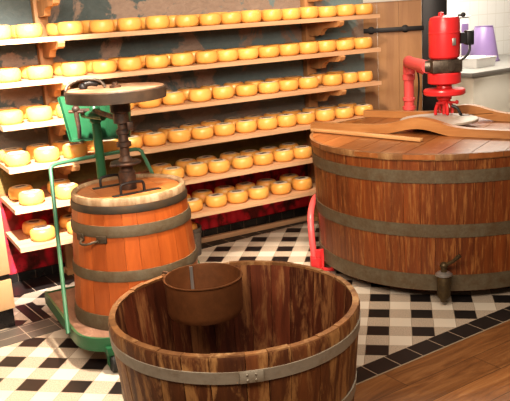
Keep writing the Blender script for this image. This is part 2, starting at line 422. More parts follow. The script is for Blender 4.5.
# ------------------------------------------------------------------ camera
H = 1.5; pitch, roll = 0.2450, -0.0638
cp, sp_, cr, sr = math.cos(pitch), math.sin(pitch), math.cos(roll), math.sin(roll)
fw = Vector((0, cp, -sp_)); up = Vector((0, sp_, cp)); rt = Vector((1, 0, 0))
r2 = cr*rt + sr*up; u2 = -sr*rt + cr*up
cam = bpy.data.cameras.new('camera'); co = bpy.data.objects.new('camera', cam); COL.objects.link(co)
mw = Matrix.Identity(4)
for i in range(3): mw[i][0], mw[i][1], mw[i][2] = r2[i], u2[i], -fw[i]
mw.translation = Vector((0, 0, H)); co.matrix_world = mw
cam.sensor_fit = 'HORIZONTAL'; cam.sensor_width = 36.0; cam.lens = 36*741.85/510; cam.clip_start = 0.05
scene.camera = co

# ------------------------------------------------------------------ setting
TH = math.radians(28.15); D = Vector((math.cos(TH), math.sin(TH))); NN = Vector((-math.sin(TH), math.cos(TH)))
WN = 4.52                                     # the painted wall stands at this distance along NN
def sn(s, n, z): p = D*s + NN*n; return Vector((p.x, p.y, z))

def line_pt(p, ang, t, off=0.0):
    return (p[0]+math.cos(ang)*t-math.sin(ang)*off, p[1]+math.sin(ang)*t+math.cos(ang)*off)
EA = math.radians(33.2); EP = (0.356, 2.766)  # edge between tile floor and wood floor
# tile floor / wood floor
A, B = line_pt(EP, EA, -5.0), line_pt(EP, EA, 6.0)
struct(MB().prism([A, B, (9, 10), (-7, 10), (-7, A[1])], -0.05, 0.0).build('floor', M['tiles']))
wf = MB()
def toloc(p, o, a): x, y = p[0]-o[0], p[1]-o[1]; return (x*math.cos(a)+y*math.sin(a), -x*math.sin(a)+y*math.cos(a))
wf.prism([(-5, -0.004), (-5, -5), (6, -5), (6, -0.004)], -0.05, 0.001)
o = struct(wf.build('floor_wood', M['woodfloor'], loc=(EP[0], EP[1], 0), rot=EA))
o.name = 'floor'
struct(MB().box((0.5, 0.052, 0.001), (11, 0.104, 0.003)).build('trim_1', M['border'], loc=(EP[0], EP[1], 0), rot=EA))
struct(MB().box((0.5, -0.003, 0.0015), (11, 0.006, 0.004)).build('trim_2', plain('steel_strip', (0.45, 0.38, 0.28), 0.4, 0.3), loc=(EP[0], EP[1], 0), rot=EA))

# painted wall (local x along, y into wall, z up); the panel starts at s = 3.41
SEND = 3.42
struct(MB().prism([(-1.2, 0), (SEND, 0), (SEND, 0.12), (-1.2, 0.12)], 0, 3.0).build('wall_back', M['mural'], loc=sn(0, WN, 0), rot=TH))
# skirting of dark tiles: a slanted-top band on the wall foot
sk = MB()
x0, x1 = -0.6, SEND
def ztop(s): return 0.055 + (s-0.7)*(0.102-0.055)/(2.9-0.7)
poly = [(x0, 0.0), (x1, 0.0), (x1, ztop(x1)), (x0, ztop(x0))]
mm = Matrix(((1, 0, 0, 0), (0, 0, 1, 0), (0, 1, 0, 0), (0, 0, 0, 1)))
sk.prism(poly, -0.012, 0.0, mm)
struct(sk.build('baseboard_back', M['walltile'], loc=sn(0, WN, 0), rot=TH))
# dark border row on the floor in front of the wall, it swings out a little to the left
BA = math.radians(33.2)
p0 = sn(2.93, 4.50, 0)
q0 = lambda s_, n_: toloc(sn(s_, n_, 0), (p0.x, p0.y), BA)
struct(MB().prism([q0(0.2, 4.22), q0(SEND, 4.50), q0(SEND, WN-0.013), q0(0.2, WN-0.013)], -0.0005, 0.0025).build('trim_3', M['border'], loc=(p0.x, p0.y, 0), rot=BA))
# pine rail lying along the foot of the wall
struct(MB().box((1.9, -0.03, 0.02), (3.0-0.9, 0.035, 0.035), bev=0.004).build('trim_4', M['pine'], loc=sn(0.15, WN, 0), rot=TH))

# wooden panel wall at the right, aligned with the floor tiles
C0 = sn(SEND-0.005, WN, 0); PA = math.radians(-9.0)
pm = MB(); xw = 0
rnd = random.Random(4)
for w in (0.10, 0.155, 0.165):
    pm.tint = rnd.random(); pm.box((xw+w/2, 0.02, 1.5), (w-0.0015, 0.04, 3.0)); xw += w
struct(pm.build('wall_right', M['panel'], loc=C0, rot=PA))
struct(MB().box((0.21, -0.004, 1.592), (0.42, 0.02, 0.12), bev=0.003).build('trim_5', M['white'], loc=C0+Vector((0, 0, 0.0)), rot=PA))
struct(MB().box((xw+0.09, 0.06, 1.5), (0.172, 0.16, 3.0), bev=0.004).build('trim_6', M['grey_col'], loc=C0, rot=PA))
# black iron rail on the panel
rail = thing('sliding_rail', 'black iron rail running across the wooden wall panel', 'rail', C0+Vector((0, 0, 1.333)), PA)
MB().box((0.215, -0.026, 0), (0.43, 0.014, 0.032), bev=0.002).build('bar', M['black_iron'], rail)
for x in (0.055, 0.30):
    MB().lathe([(0, 0), (0.028, 0), (0.028, 0.006), (0.014, 0.012), (0.016, 0.034), (0, 0.036)], 20, Matrix.Translation((x, 0.0, 0)) @ Matrix.Rotation(PI/2, 4, 'X')).build('bracket', M['black_iron'], rail)

# kitchen corner behind the vat
KA = math.radians(36.0); KP = (1.94, 6.40)
ktl = line_pt(KP, KA, 0, 1.08)
struct(MB().box((0.6, 0.05, 1.5), (4.2, 0.1, 3.0)).build('wall_kitchen', M['wtiles'], loc=(ktl[0], ktl[1], 0), rot=KA))
kc = thing('kitchen_cabinet', 'white kitchen base cabinet under the grey worktop', 'cabinet', (KP[0], KP[1], 0), KA)
MB().box((0.95, 0.54, 0.47), (1.84, 1.0, 0.78), bev=0.003).build('carcass', M['white'], kc)
for i in range(3):
    dr = MB().box((0.03+0.30+0.62*i, 0.03, 0.48), (0.605, 0.02, 0.74), bev=0.003).build('door', M['white'], kc)
MB().box((0.95, 0.55, 0.04), (1.8, 0.95, 0.08)).build('plinth', M['black'], kc)
wt = MB().box((0.94, 0.53, 0.88), (1.92, 1.06, 0.04), bev=0.004).build('worktop', M['counter'], loc=(KP[0], KP[1], 0), rot=KA)
tag(wt, 'grey worktop lying on the white kitchen cabinet', 'worktop')
# things on the worktop
def frustum_open(r0, r1, h, t, seg=32, sq=None):
    return MB().lathe([(0, 0), (r0, 0), (r1, h), (r1-t, h), (r0-t, t), (0, t)], seg)
bn = thing('plastic_bucket', 'purple plastic bucket standing upside down on the grey worktop', 'bucket', (2.40, 7.60, 0.90))
MB().lathe([(0.150, 0), (0.158, 0.0), (0.158, 0.018), (0.150, 0.02), (0.092, 0.335), (0.086, 0.342), (0, 0.342), (0, 0.336), (0.083, 0.334), (0.142, 0.0), (0.150, 0)], 40).build('body', M['purple'], bn)
MB().lathe([(0.084, 0.342), (0.090, 0.342), (0.090, 0.349), (0.084, 0.349), (0.084, 0.342)], 40).build('foot_ring', M['purple'], bn)
tr = thing('plastic_tray', 'white plastic tray on the worktop in front of the purple bucket', 'tray', (2.13, 6.98, 0.90), KA)
t_ = MB()
def tray(mb, w, d, h, t, flare):
    lo = [(-w/2, -d/2), (w/2, -d/2), (w/2, d/2), (-w/2, d/2)]
    def ring(k, z, ins): return [mb.v(((x*(1+flare*k)) - math.copysign(ins, x), (y*(1+flare*k)) - math.copysign(ins, y), z)) for x, y in lo]
    R = [ring(0, 0, 0), ring(1, h, 0), ring(1.12, h, 0), ring(1.12, h+0.006, 0), ring(1, h+0.006, t), ring(0, t, t)]
    mb.f(R[0][::-1]); mb.f(R[-1])
    for a, b in zip(R, R[1:]):
        for i in range(4): mb.f([a[i], a[(i+1) % 4], b[(i+1) % 4], b[i]])
    return mb
tray(t_, 0.26, 0.22, 0.085, 0.006, 0.14).build('body', M['tray'], tr, 20)
MB().box((0, 0.02, 0.075), (0.20, 0.14, 0.05), bev=0.01).build('folded_cloth', M['tray'], tr)
dp = thing('towel_dispenser', 'white dispenser with a purple front panel behind the red motor', 'dispenser', (2.10, 7.42, 0.90), KA)
MB().box((0, 0, 0.225), (0.16, 0.14, 0.45), bev=0.012).build('housing', M['tray'], dp)
MB().box((-0.005, -0.074, 0.24), (0.10, 0.012, 0.30), bev=0.004).build('front_panel', M['purple'], dp)
MB().box((0, 0, 0.457), (0.175, 0.15, 0.014), bev=0.004).build('lid', M['tray'], dp)

# cabinet at the left frame edge
CA = math.radians(35.0); CP = (-1.265, 3.60)
cb = thing('wood_cabinet', 'pale wooden cabinet with a dark handle groove at the left edge', 'cabinet', (CP[0], CP[1], 0), CA)
MB().box((-0.45, 0.24, 0.185), (0.90, 0.45, 0.155), bev=0.002).build('drawer', M['cabinet'], cb)
MB().box((-0.45, 0.25, 0.278), (0.895, 0.43, 0.03)).build('handle_groove', M['black'], cb)
MB().box((-0.45, 0.24, 0.571), (0.90, 0.45, 0.555), bev=0.002).build('door', M['cabinet'], cb)
MB().box((-0.45, 0.245, 0.86), (0.92, 0.48, 0.025), bev=0.003).build('top_board', M['cabinet'], cb)
MB().box((-0.45, 0.26, 0.054), (0.89, 0.43, 0.108)).build('toe_kick', M['walltile'], cb)
struct(MB().box((-0.35, -0.08, 0.001), (1.06, 0.20, 0.0035)).build('trim_7', M['border2'], loc=(CP[0], CP[1], 0), rot=CA))
struct(MB().box((0.13, 0.16, 0.0012), (0.10, 0.30, 0.0035)).build('trim_8', M['border'], loc=(CP[0], CP[1], 0), rot=CA))

# ------------------------------------------------------------------ shelves
ZU = [1.4274, 1.2034, 0.978, 0.7452, 0.5175, 0.2977]
TK = 0.026; NF = 4.10
ORD = ['first', 'second', 'third', 'fourth', 'fifth', 'sixth', 'seventh', 'eighth', 'ninth', 'tenth', 'eleventh', 'twelfth', 'thirteenth', 'fourteenth', 'fifteenth', 'sixteenth', 'seventeenth']
SH = ['top shelf', 'second shelf down', 'third shelf down', 'fourth shelf down', 'fifth shelf down', 'bottom shelf']
S0, S1 = 0.702, 3.24
mid = (S0+S1)/2
SL = ['topmost pine shelf board on the painted wall', 'second pine shelf board from the top', 'third pine shelf board from the top',
      'fourth pine shelf board from the top', 'fifth pine shelf board from the top, just above the lowest', 'lowest pine shelf board above the red mural flowers']
for i, z in enumerate(ZU):
    m_ = MB(); m_.tint = i/6
    # the board runs to the wall; two notches let the posts pass
    nb = WN-NF-0.001
    P = [(S0-mid, 0), (S1-mid, 0), (S1-mid, nb)]
    for ps in (2.91, 1.065):
        P += [(ps+0.041-mid, nb), (ps+0.041-mid, nb-0.068), (ps-0.041-mid, nb-0.068), (ps-0.041-mid, nb)]
    P += [(S0-mid, nb)]
    m_.prism(P, 0, TK)
    tag(m_.build('shelf_board', M['pine'], loc=sn(mid, NF, z), rot=TH), SL[i], 'shelf', 'pine shelf boards')
# wall posts with corbels
def corbel(mb, z):
    # profile in (n forward, z): forward arm with a scooped underside
    pts = [(0, 0), (0.37, 0), (0.375, -0.010), (0.365, -0.030), (0.33, -0.040), (0.22, -0.042), (0.175, -0.052), (0.15, -0.070), (0.14, -0.088), (0.11, -0.093), (0, -0.093)]
    mx = Matrix(((0, 0, 1, 0), (-1, 0, 0, -0.066), (0, 1, 0, z), (0, 0, 0, 1)))
    mb.prism(pts, -0.018, 0.018, mx); return mb
for ps, lb in ((1.065, 'left wooden wall post with curved brackets, behind the left cheeses'), (2.91, 'right wooden wall post with curved brackets, near the wooden panel')):
    po = thing('shelf_post', lb, 'post', sn(ps, WN, 0), TH, 'wall posts carrying the shelves')
    MB().box((0, -0.031, 0.85), (0.076, 0.062, 1.70), bev=0.004).build('upright', M['post'], po)
    for z in ZU: corbel(MB(), z-0.0005).build('bracket', M['post'], po)
    corbel(MB(), 1.655).build('bracket', M['post'], po)
    MB().box((0, -0.05, 0.017), (0.10, 0.10, 0.033), bev=0.004).build('foot_block', M['post'], po)

# cheeses
def cheese_proto(with_label):
    t = thing('cheese', 'x', 'cheese', (0, 0, 0))
    r, h = 1.0, 0.080
    R = 0.0715
    prof = [(0, 0), (R*0.60, 0.0), (R*0.82, 0.003), (R*0.94, 0.013), (R*0.99, 0.026), (R, 0.038), (R*0.985, 0.051), (R*0.94, 0.0625), (R*0.86, 0.0695), (R*0.74, 0.0722), (0, 0.0725)]
    MB().lathe(prof, 28).build('rind', M['cheese'], t, 60)
    if with_label:
        MB().lathe([(0, 0.0722), (0.048, 0.0722), (0.0475, 0.0735), (0, 0.0738)], 24).build('paper_label', M['paper'], t, 60)
    return t
FR = {0: [0.765, 0.928, 1.154, 1.337, 1.499, 1.672, 1.864, 2.013, 2.155, 2.298, 2.452, 2.592, 2.733, 2.876, 3.020, 3.170],
      1: [0.785, 0.958, 1.151, 1.323, 1.480, 1.647, 1.809, 1.972, 2.116, 2.262, 2.411, 2.563, 2.712, 2.860, 3.007, 3.152],
      2: [0.765, 0.923, 1.092, 1.250, 1.405, 1.575, 1.734, 1.907, 2.065, 2.234, 2.396, 2.548, 2.700, 2.898, 3.050, 3.170],
      3: [0.772, 0.935, 1.098, 1.289, 1.437, 1.587, 1.748, 1.904, 2.062, 2.217, 2.373, 2.519, 2.663, 2.826, 2.984, 3.151],
      4: [0.820, 1.023, 1.686, 1.849, 2.000, 2.171, 2.327, 2.482, 2.628],
      5: [0.854, 1.067, 1.795, 1.966, 2.117, 2.274, 2.452, 2.622]}
SHB = ['top shelf', 'second shelf', 'third shelf', 'fourth shelf', 'fifth shelf', 'bottom shelf']
SHN = ['top', 'second', 'third', 'fourth', 'fifth', 'bottom']
protoA, protoB = cheese_proto(False), cheese_proto(True)
usedp = {False: False, True: False}
rc = random.Random(11)
def put_cheese(s, n, z, lab, label, group, sc):
    pr = protoB if lab else protoA
    if not usedp[lab]:
        usedp[lab] = True; o = pr; o['label'] = label; o['group'] = group; o.location = sn(s, n, z); o.rotation_euler = (0, 0, TH+rc.uniform(-0.5, 0.5))
    else: o = dup(pr, sn(s, n, z), TH+rc.uniform(-0.5, 0.5), label, group)
    o.scale = (sc, sc, rc.uniform(0.96, 1.06))
for i in range(6):
    z = ZU[i]+TK; L = FR[i]
    for k, s in enumerate(L):
        lab = i >= 3 or (i == 2 and k in (6, 8, 10, 12, 14)) or (i == 2 and k == 5)
        gapm = min([abs(s-q) for q in L if q != s])
        sc = min(1.0, (gapm-0.003)/0.143)
        nm = SHN[i]+' shelf' if i in (0, 5) else SHN[i]+' shelf from the top'
        put_cheese(s, NF+0.100+rc.uniform(-0.007, 0.007), z, lab, f"yellow cheese, {ORD[k]} from left in the front row of the {nm}", f"front row cheeses on the {SH[i]}", sc)
    Bk = []
    for k, s in enumerate(L):
        b = s-0.012+rc.uniform(-0.012, 0.012)
        if b < S0+0.07: b = S0+0.072
        for ps in (1.065, 2.91):            # keep clear of the posts
            if abs(b-ps) < 0.0: b = ps
        if Bk and b-Bk[-1] < 0.146: b = Bk[-1]+0.1465
        if b > S1-0.07: continue
        Bk.append(b)
        put_cheese(b, NF+0.260+rc.uniform(-0.005, 0.005), z, i >= 2, f"half hidden cheese in the back row, behind {ORD[k]} front cheese from left, {SHB[i]}", f"back row cheeses on the {SH[i]}", 1.0)

# ------------------------------------------------------------------ bucket with a cheese, behind the churn
bk = thing('metal_bucket', 'grey metal bucket on the floor between churn and skirting', 'bucket', (-0.455, 4.655, 0))
MB().lathe([(0, 0), (0.082, 0), (0.094, 0.18), (0.097, 0.185), (0.094, 0.19), (0.088, 0.187), (0.078, 0.006), (0, 0.006)], 32).build('body', M['zinc'], bk)
MB().lathe([(0.0935, 0.150), (0.097, 0.150), (0.098, 0.160), (0.0945, 0.160)], 32).build('rib', M['zinc'], bk)
bc = thing('cheese', 'yellow cheese standing in the grey metal bucket behind the churn', 'cheese', (-0.455, 4.655, 0.0065))
MB().lathe([(0, 0), (0.055, 0), (0.068, 0.02), (0.073, 0.10), (0.073, 0.16), (0.066, 0.196), (0.05, 0.207), (0, 0.209)], 28).build('rind', M['cheese'], bc, 60)

# ------------------------------------------------------------------ butter churn on its green cart
BX, BY, BZ = -0.592, 3.42, 0.155
E1 = math.radians(27.0)
def lw(e1, e2): return (BX + e1*math.cos(E1) - e2*math.sin(E1), BY + e1*math.sin(E1) + e2*math.cos(E1))
cart = thing('hand_cart', 'low green cart with a brown deck and tall tube handle carrying the orange churn', 'cart', (BX, BY, 0), E1)
def deck_outline(g):
    pts = [(-0.368-g, 0.47+g), (-0.368-g, -0.10)]
    for k in range(1, 24):
        a = PI + PI*k/24
        pts.append(((0.368+g)*math.copysign(abs(math.cos(a))**0.75, math.cos(a)), -0.10+(0.25+g)*-abs(math.sin(a))**0.75))
    return pts + [(0.368+g, -0.10), (0.368+g, 0.47+g)]
MB().prism(deck_outline(-0.012), 0.125, BZ).build('deck', M['deck'], cart)
fr = MB()
po_, pi_ = deck_outline(0.0), deck_outline(-0.012)
for (z0, z1) in ((0.098, 0.160),):
    a = [fr.v((x, y, z0)) for x, y in po_]; b = [fr.v((x, y, z1)) for x, y in po_]
    c = [fr.v((x, y, z1)) for x, y in pi_]; d = [fr.v((x, y, z0)) for x, y in pi_]
    n = len(po_)
    for i in range(n):
        j = (i+1) % n
        fr.f([a[i], a[j], b[j], b[i]]); fr.f([b[i], b[j], c[j], c[i]]); fr.f([c[i], c[j], d[j], d[i]]); fr.f([d[i], d[j], a[j], a[i]])
fr.build('frame', M['green'], cart)
def l3(w): # world -> cart local
    x, y = w[0]-BX, w[1]-BY
    return (x*math.cos(E1)+y*math.sin(E1), -x*math.sin(E1)+y*math.cos(E1), w[2])
HL = [(-0.885, 3.135, 0.150), (-0.990, 3.575, 0.795), (-0.996, 3.60, 0.838), (-0.955, 3.635, 0.848), (-0.63, 3.905, 0.848), (-0.592, 3.93, 0.838), (-0.575, 3.90, 0.80), (-0.245, 3.545, 0.15)]
MB().tube([l3(p) for p in HL], 0.0100, 12, 1).build('handle', M['green_pale'], cart)
for e1, e2 in ((-0.25, -0.30), (0.25, -0.30), (-0.30, 0.38), (0.30, 0.38)):
    f = MB().box((e1, e2, 0.103), (0.05, 0.06, 0.04), bev=0.004); f.box((e1-0.020, e2-0.01, 0.07), (0.004, 0.03, 0.07)); f.box((e1+0.020, e2-0.01, 0.07), (0.004, 0.03, 0.07))
    ca = f.build('caster', M['green'], cart)
    MB().lathe([(0, -0.013), (0.034, -0.013), (0.041, -0.008), (0.041, 0.008), (0.034, 0.013), (0, 0.013)], 24, Matrix.Translation((e1, e2-0.01, 0.042)) @ Matrix.Rotation(PI/2, 4, 'Y')).build('wheel', M['rubber'], ca)
# column, splash box and arm of the drive
cx, cy, _ = l3((-0.775, 3.735, 0))
MB().lathe([(0, BZ), (0.05, BZ), (0.05, BZ+0.012), (0.028, BZ+0.03), (0.026, 0.6), (0.022, 1.02), (0.030, 1.03), (0.030, 1.085), (0.026, 1.105), (0.013, 1.118), (0, 1.12)], 24, Matrix.Translation((cx, cy, 0))).tube([l3((-0.835, 3.745, 1.07)), l3((-0.72, 3.66, 1.06))], 0.021, 14).build('column', M['green'], cart)
gx = Matrix.Translation(l3((-0.795, 3.84, 1.035))) @ Matrix.Rotation(-E1+math.radians(4), 4, 'Z')
gb = MB(); hw, hh, dd = 0.178, 0.115, 0.05
gb.prism([(-hw, hh), (-hw+0.035, -hh), (hw-0.018, -hh+0.005), (hw, hh)], -dd, -dd+0.004, gx @ Matrix(((1, 0, 0, 0), (0, 0, -1, 0.004), (0, 1, 0, 0), (0, 0, 0, 1))))
for (xa, xb) in ((-hw, -hw+0.035), (hw, hw-0.018)):
    sgn = -1 if xa < 0 else 1
    q = [gx @ Vector(p) for p in ((xa, 0, hh), (xa, 2*dd, hh), (xb, 2*dd, -hh), (xb, 0, -hh))]
    off = gx.to_3x3() @ Vector((sgn*0.004, 0, 0))
    a = [gb.v(p) for p in q]; b = [gb.v(p+off) for p in q]
    gb.f(a); gb.f(b[::-1])
    for i in range(4): gb.f([a[i], a[(i+1) % 4], b[(i+1) % 4], b[i]])
gb.box((0.008, dd, -hh), (2*hw-0.06, 2*dd, 0.005), gx)
gb.box((0, 0.1, 0), (2*hw-0.04, 0.004, 2*hh-0.02), gx)
gb.box((0.045, 0.05, 0), (0.012, 0.012, 2*hh-0.01), gx); gb.box((-0.105, 0.05, 0), (0.012, 0.012, 2*hh-0.01), gx)
gb.build('splash_box', M['green'], cart)
ar = MB(); a0 = l3((-0.775, 3.72, 1.085)); a1 = l3((-0.61, 3.45, 1.07))
ar.tube([a0, a1], 0.013, 10)
ar.tube([l3((-0.775, 3.735, 1.085)), l3((-0.86, 3.70, 1.09))], 0.012, 10)
ar.build('arm', M['rust'], cart)
lv = MB().tube([l3((-0.86, 3.70, 1.115)), l3((-0.858, 3.695, 1.06)), l3((-0.852, 3.69, 1.0)), l3((-0.855, 3.685, 0.955))], [0.014, 0.009], 10, 1)
lv.sphere(l3((-0.86, 3.70, 1.10)), 0.02); lv.tube([l3((-0.895, 3.70, 1.09)), l3((-0.82, 3.69, 1.085))], 0.008, 8)
lv.build('lever', M['rust'], cart)

# the churn barrel
def rb(z):
    t = (z-BZ)/(0.75-BZ); return 0.310 + (0.263-0.310)*t + 0.003*4*t*(1-t)
ch = thing('butter_churn', 'orange oak churn barrel with iron hoops, lid and flywheel on the green cart', 'churn', (BX, BY, 0), E1)
prof = [(rb(BZ+0.0), BZ)] + [(rb(BZ+0.5925*k/10), BZ+0.5925*k/10) for k in range(1, 10)] + [(rb(0.75), 0.75)]
MB().staves(22, prof, 0.022, seed=3, jit=0.001, gap=0.0006).build('staves', M['barrel'], ch)
MB().lathe([(0.240, 0.725), (0.266, 0.725), (0.2675, 0.746), (0.263, 0.757), (0.247, 0.757), (0.240, 0.75), (0.240, 0.725)], 72).build('rim', M['rim_worn'], ch)
ld = MB(); rnd = random.Random(5)
xs = [-0.2395, -0.15, -0.055, 0.05, 0.145, 0.2395]
for xa, xb in zip(xs, xs[1:]):
    ld.tint = rnd.random(); R = 0.2395; pts = []
    xa2, xb2 = xa+0.001, xb-0.001
    for k in range(9):
        x = xa2+(xb2-xa2)*k/8; pts.append((x, -math.sqrt(max(R*R-x*x, 0))))
    for k in range(9):
        x = xb2+(xa2-xb2)*k/8; pts.append((x, math.sqrt(max(R*R-x*x, 0))))
    ld.prism(pts[:9]+pts[9:], 0.722, 0.742)
ld.build('lid', M['barrel_lid'], ch)
for (z0, z1, mt) in ((0.690, 0.724, 'hoop_dark'), (0.585, 0.636, 'hoop'), (0.383, 0.432, 'hoop'), (BZ+0.001, 0.225, 'hoop')):
    hoop(ch, rb, z0, z1, M[mt])
MB().lathe([(0, BZ+0.03), (0.283, BZ+0.03), (0.283, BZ+0.05), (0, BZ+0.05)], 48).build('base_board', M['barrel'], ch)
# handles on the lid
def lid_handle(px, py, ang, L=0.115, hgt=0.052):
    c, s = math.cos(ang), math.sin(ang); pt = lambda t, z: (px+c*t, py+s*t, z)
    h_ = MB().tube([pt(-L/2, 0.742), pt(-L/2, 0.742+hgt*0.8), pt(-L/2+0.012, 0.742+hgt), pt(L/2-0.012, 0.742+hgt), pt(L/2, 0.742+hgt*0.8), pt(L/2, 0.742)], 0.0065, 10, 1)
    mx = Matrix.Translation((px, py, 0.744)) @ Matrix.Rotation(ang, 4, 'Z')
    h_.box((0.02, 0, 0), (L+0.12, 0.028, 0.005), mx, 0.001)
    return h_.build('lid_handle', M['black_iron'], ch)
def chl(w): x, y = w[0]-BX, w[1]-BY; return (x*math.cos(E1)+y*math.sin(E1), -x*math.sin(E1)+y*math.cos(E1))
p = chl((-0.555, 3.31)); lid_handle(p[0], p[1], math.radians(5))
p = chl((-0.69, 3.50)); lid_handle(p[0], p[1], math.radians(5), 0.10)
# side handle (left front)
sh = MB(); az = math.radians(-123)-E1
def rad(a, r, z): return (r*math.cos(a), r*math.sin(a), z)
zz = 0.572
rr_ = rb(zz)
pts = [rad(az+0.19*t, rr_+(0.012 if abs(t) > 0.8 else 0.045), zz-0.012*(1-abs(t))) for t in (-1, -0.82, -0.4, 0, 0.4, 0.82, 1)]
sh.tube(pts, 0.006, 8, 1)
for t in (-0.23, 0.23):
    sh.box((rr_+0.004, 0, zz+0.005), (0.012, 0.05, 0.034), Matrix.Rotation(az+t, 4, 'Z'), 0.003)
sh.build('side_handle', M['hoop_dark'], ch)
# shaft and flywheel
sx = MB().lathe([(0, 0.742), (0.040, 0.742), (0.040, 0.825), (0.032, 0.832), (0.030, 0.860), (0.070, 0.862), (0.073, 0.868), (0.070, 0.875), (0.034, 0.878), (0.026, 0.895), (0.022, 0.90), (0.022, 0.94), (0.034, 0.945), (0.034, 0.965), (0.024, 0.97), (0.022, 1.0), (0.030, 1.004), (0.030, 1.02), (0.020, 1.03), (0.020, 1.05), (0.036, 1.055), (0.036, 1.10), (0.046, 1.105), (0.046, 1.161), (0, 1.161)], 28)
sx.box((0.03, -0.02, 1.04), (0.03, 0.03, 0.04), None, 0.004); sx.box((-0.06, -0.03, 0.868), (0.05, 0.02, 0.012), None, 0.003)
sx.build('drive_shaft', M['rust'], ch)
fwp = MB().lathe([(0, 1.161), (0.217, 1.161), (0.228, 1.164), (0.230, 1.211), (0.226, 1.216), (0.222, 1.215), (0.10, 1.212), (0, 1.212)], 80)
M['wheel_rim'] = rusty('wheel_rim', (0.045, 0.030, 0.020), (0.10, 0.060, 0.035), s=16, metal=0.2, rough=0.6)
fly = fwp.build('flywheel', M['wheel_rim'], ch, 40)
MB().lathe([(0, 1.2125), (0.220, 1.2125), (0.220, 1.2175), (0, 1.2175)], 64).build('wheel_top', M['deck_light'], fly)
fly.location = (-0.010, 0.006, 0)
MB().lathe([(0, 1.217), (0.026, 1.217), (0.026, 1.227), (0.013, 1.231), (0.013, 1.241), (0, 1.242)], 20).build('hub', M['rust'], fly)
p = lambda x, y, z: (*chl((x, y)), z)
gp = MB().tube([p(-0.805, 3.36, 1.218), p(-0.80, 3.37, 1.241), p(-0.765, 3.40, 1.261), p(-0.715, 3.42, 1.265), p(-0.66, 3.44, 1.253), p(-0.64, 3.44, 1.219)], 0.007, 10, 2)
gp.build('crank_strap', M['gear'], fly)
gk = MB().tube([p(-0.745, 3.43, 1.225), p(-0.72, 3.42, 1.247), p(-0.68, 3.45, 1.237)], 0.013, 10, 1); gk.sphere(p(-0.74, 3.43, 1.229), 0.02)
gk.build('crank_knob', M['black_iron'], fly)

# ------------------------------------------------------------------ big wooden vat
VX, VY, VB, VT = 1.104, 4.286, 0.06, 0.757
vat = thing('cheese_vat', 'huge round brown wooden vat with three iron hoops and planked lid', 'vat', (VX, VY, 0))
def rv(z): return 0.722 + (0.748-0.722)*(z-VB)/(VT-VB)
MB().staves(54, [(rv(VB+(VT-VB)*k/5), VB+(VT-VB)*k/5) for k in range(5)] + [(rv(VT), VT)], 0.035, seed=8, jit=0.001, gap=0.0007).build('staves', M['vat'], vat)
for z0, z1 in ((0.635, 0.700), (0.352, 0.420), (0.064, 0.150)): hoop(vat, rv, z0, z1, M['hoop'], 0.005, 128)
MB().lathe([(0, 0.11), (0.69, 0.11), (0.69, 0.14), (0, 0.14)], 64).build('bottom_board', M['vat'], vat)
for k in range(4):
    a = PI/4+PI/2*k
    MB().box((0, 0, 0.054), (0.14, 0.14, 0.112), Matrix.Translation((0.50*math.cos(a), 0.50*math.sin(a), 0)) @ Matrix.Rotation(a, 4, 'Z'), 0.004).build('foot', M['black'], vat)
LA = math.radians(-33.0)                       # lid frame: x across planks, y along planks
lidm = MB(); rnd = random.Random(21); R = 0.758; x = -R
while x < R-0.02:
    w = rnd.uniform(0.12, 0.16); xb = min(x+w, R)
    if R-xb < 0.05: xb = R
    lidm.tint = rnd.random(); xa2, xb2 = x+0.0018, xb-0.0018; pts = []
    Rk = R+rnd.uniform(-0.004, 0.004)
    for k in range(9):
        q = xa2+(xb2-xa2)*k/8; pts.append((q, -math.sqrt(max(Rk*Rk-q*q, 0))))
    for k in range(9):
        q = xb2+(xa2-xb2)*k/8; pts.append((q, math.sqrt(max(Rk*Rk-q*q, 0))))
    lidm.prism(pts, 0.7575, 0.782); x = xb
lidm.build('lid', M['vat_lid'], vat, rot=LA)
MB().lathe([(0.742, 0.752), (0.7565, 0.752), (0.7605, 0.766), (0.7595, 0.7835), (0.748, 0.7855), (0.742, 0.783), (0.742, 0.752)], 128).build('lid_edge', M['rim_brown'], vat)
BAa = math.radians(-37.0)
def beam(v, u0, u1, uh, hump, name):
    mb = MB(); n = 40; th = 0.048
    top, bot = [], []
    for k in range(n+1):
        u = u0+(u1-u0)*k/n
        g = math.exp(-((u-uh)/0.16)**2)
        end = 1.0
        bz = hump*g; bot.append((u, 0.783+max(0, bz-0.012)*1.0)); top.append((u, 0.783+th*(0.9+0.15*g)+bz))
    mx = Matrix(((1, 0, 0, 0), (0, 0, 1, v), (0, 1, 0, 0), (0, 0, 0, 1)))
    mb.prism(bot+top[::-1], -0.026, 0.026, mx)
    return mb.build(name, M['beam'], vat, rot=BAa)
beam(-0.172, -0.765, 0.735, -0.05, 0.045, 'cross_beam')
beam(0.40, -0.70, 0.63, 0.02, 0.045, 'cross_beam')
# tap
tap = MB(); ty = -0.735
tp = thing  # alias unused
tb = MB().lathe([(0, 0.03), (0.016, 0.03), (0.02, 0.045), (0.03, 0.055), (0.034, 0.07), (0.034, 0.165), (0.030, 0.172), (0, 0.172)], 24, Matrix.Translation((0.012, ty-0.055, 0)))
tb.cyl((0.012, ty+0.01, 0.11), (0.012, ty-0.05, 0.11), 0.026)
tapo = tb.build('tap', M['brass'], vat)
tapo['label'] = 'dull brass tap'; tapo.rotation_euler = (0, 0, math.radians(-14.0))
MB().lathe([(0, 0.172), (0.042, 0.172), (0.042, 0.180), (0.028, 0.190), (0, 0.192)], 24, Matrix.Translation((0.012, ty-0.055, 0))).build('tap_cap', M['steel'], tapo)
th_ = MB().cyl((0.012, ty-0.055, 0.19), (0.012, ty-0.055, 0.215), 0.015); th_.sphere((0.012, ty-0.055, 0.222), 0.020)
th_.tube([(0.012, ty-0.055, 0.222), (0.055, ty-0.070, 0.250), (0.090, ty-0.075, 0.285)], [0.008, 0.010], 10)
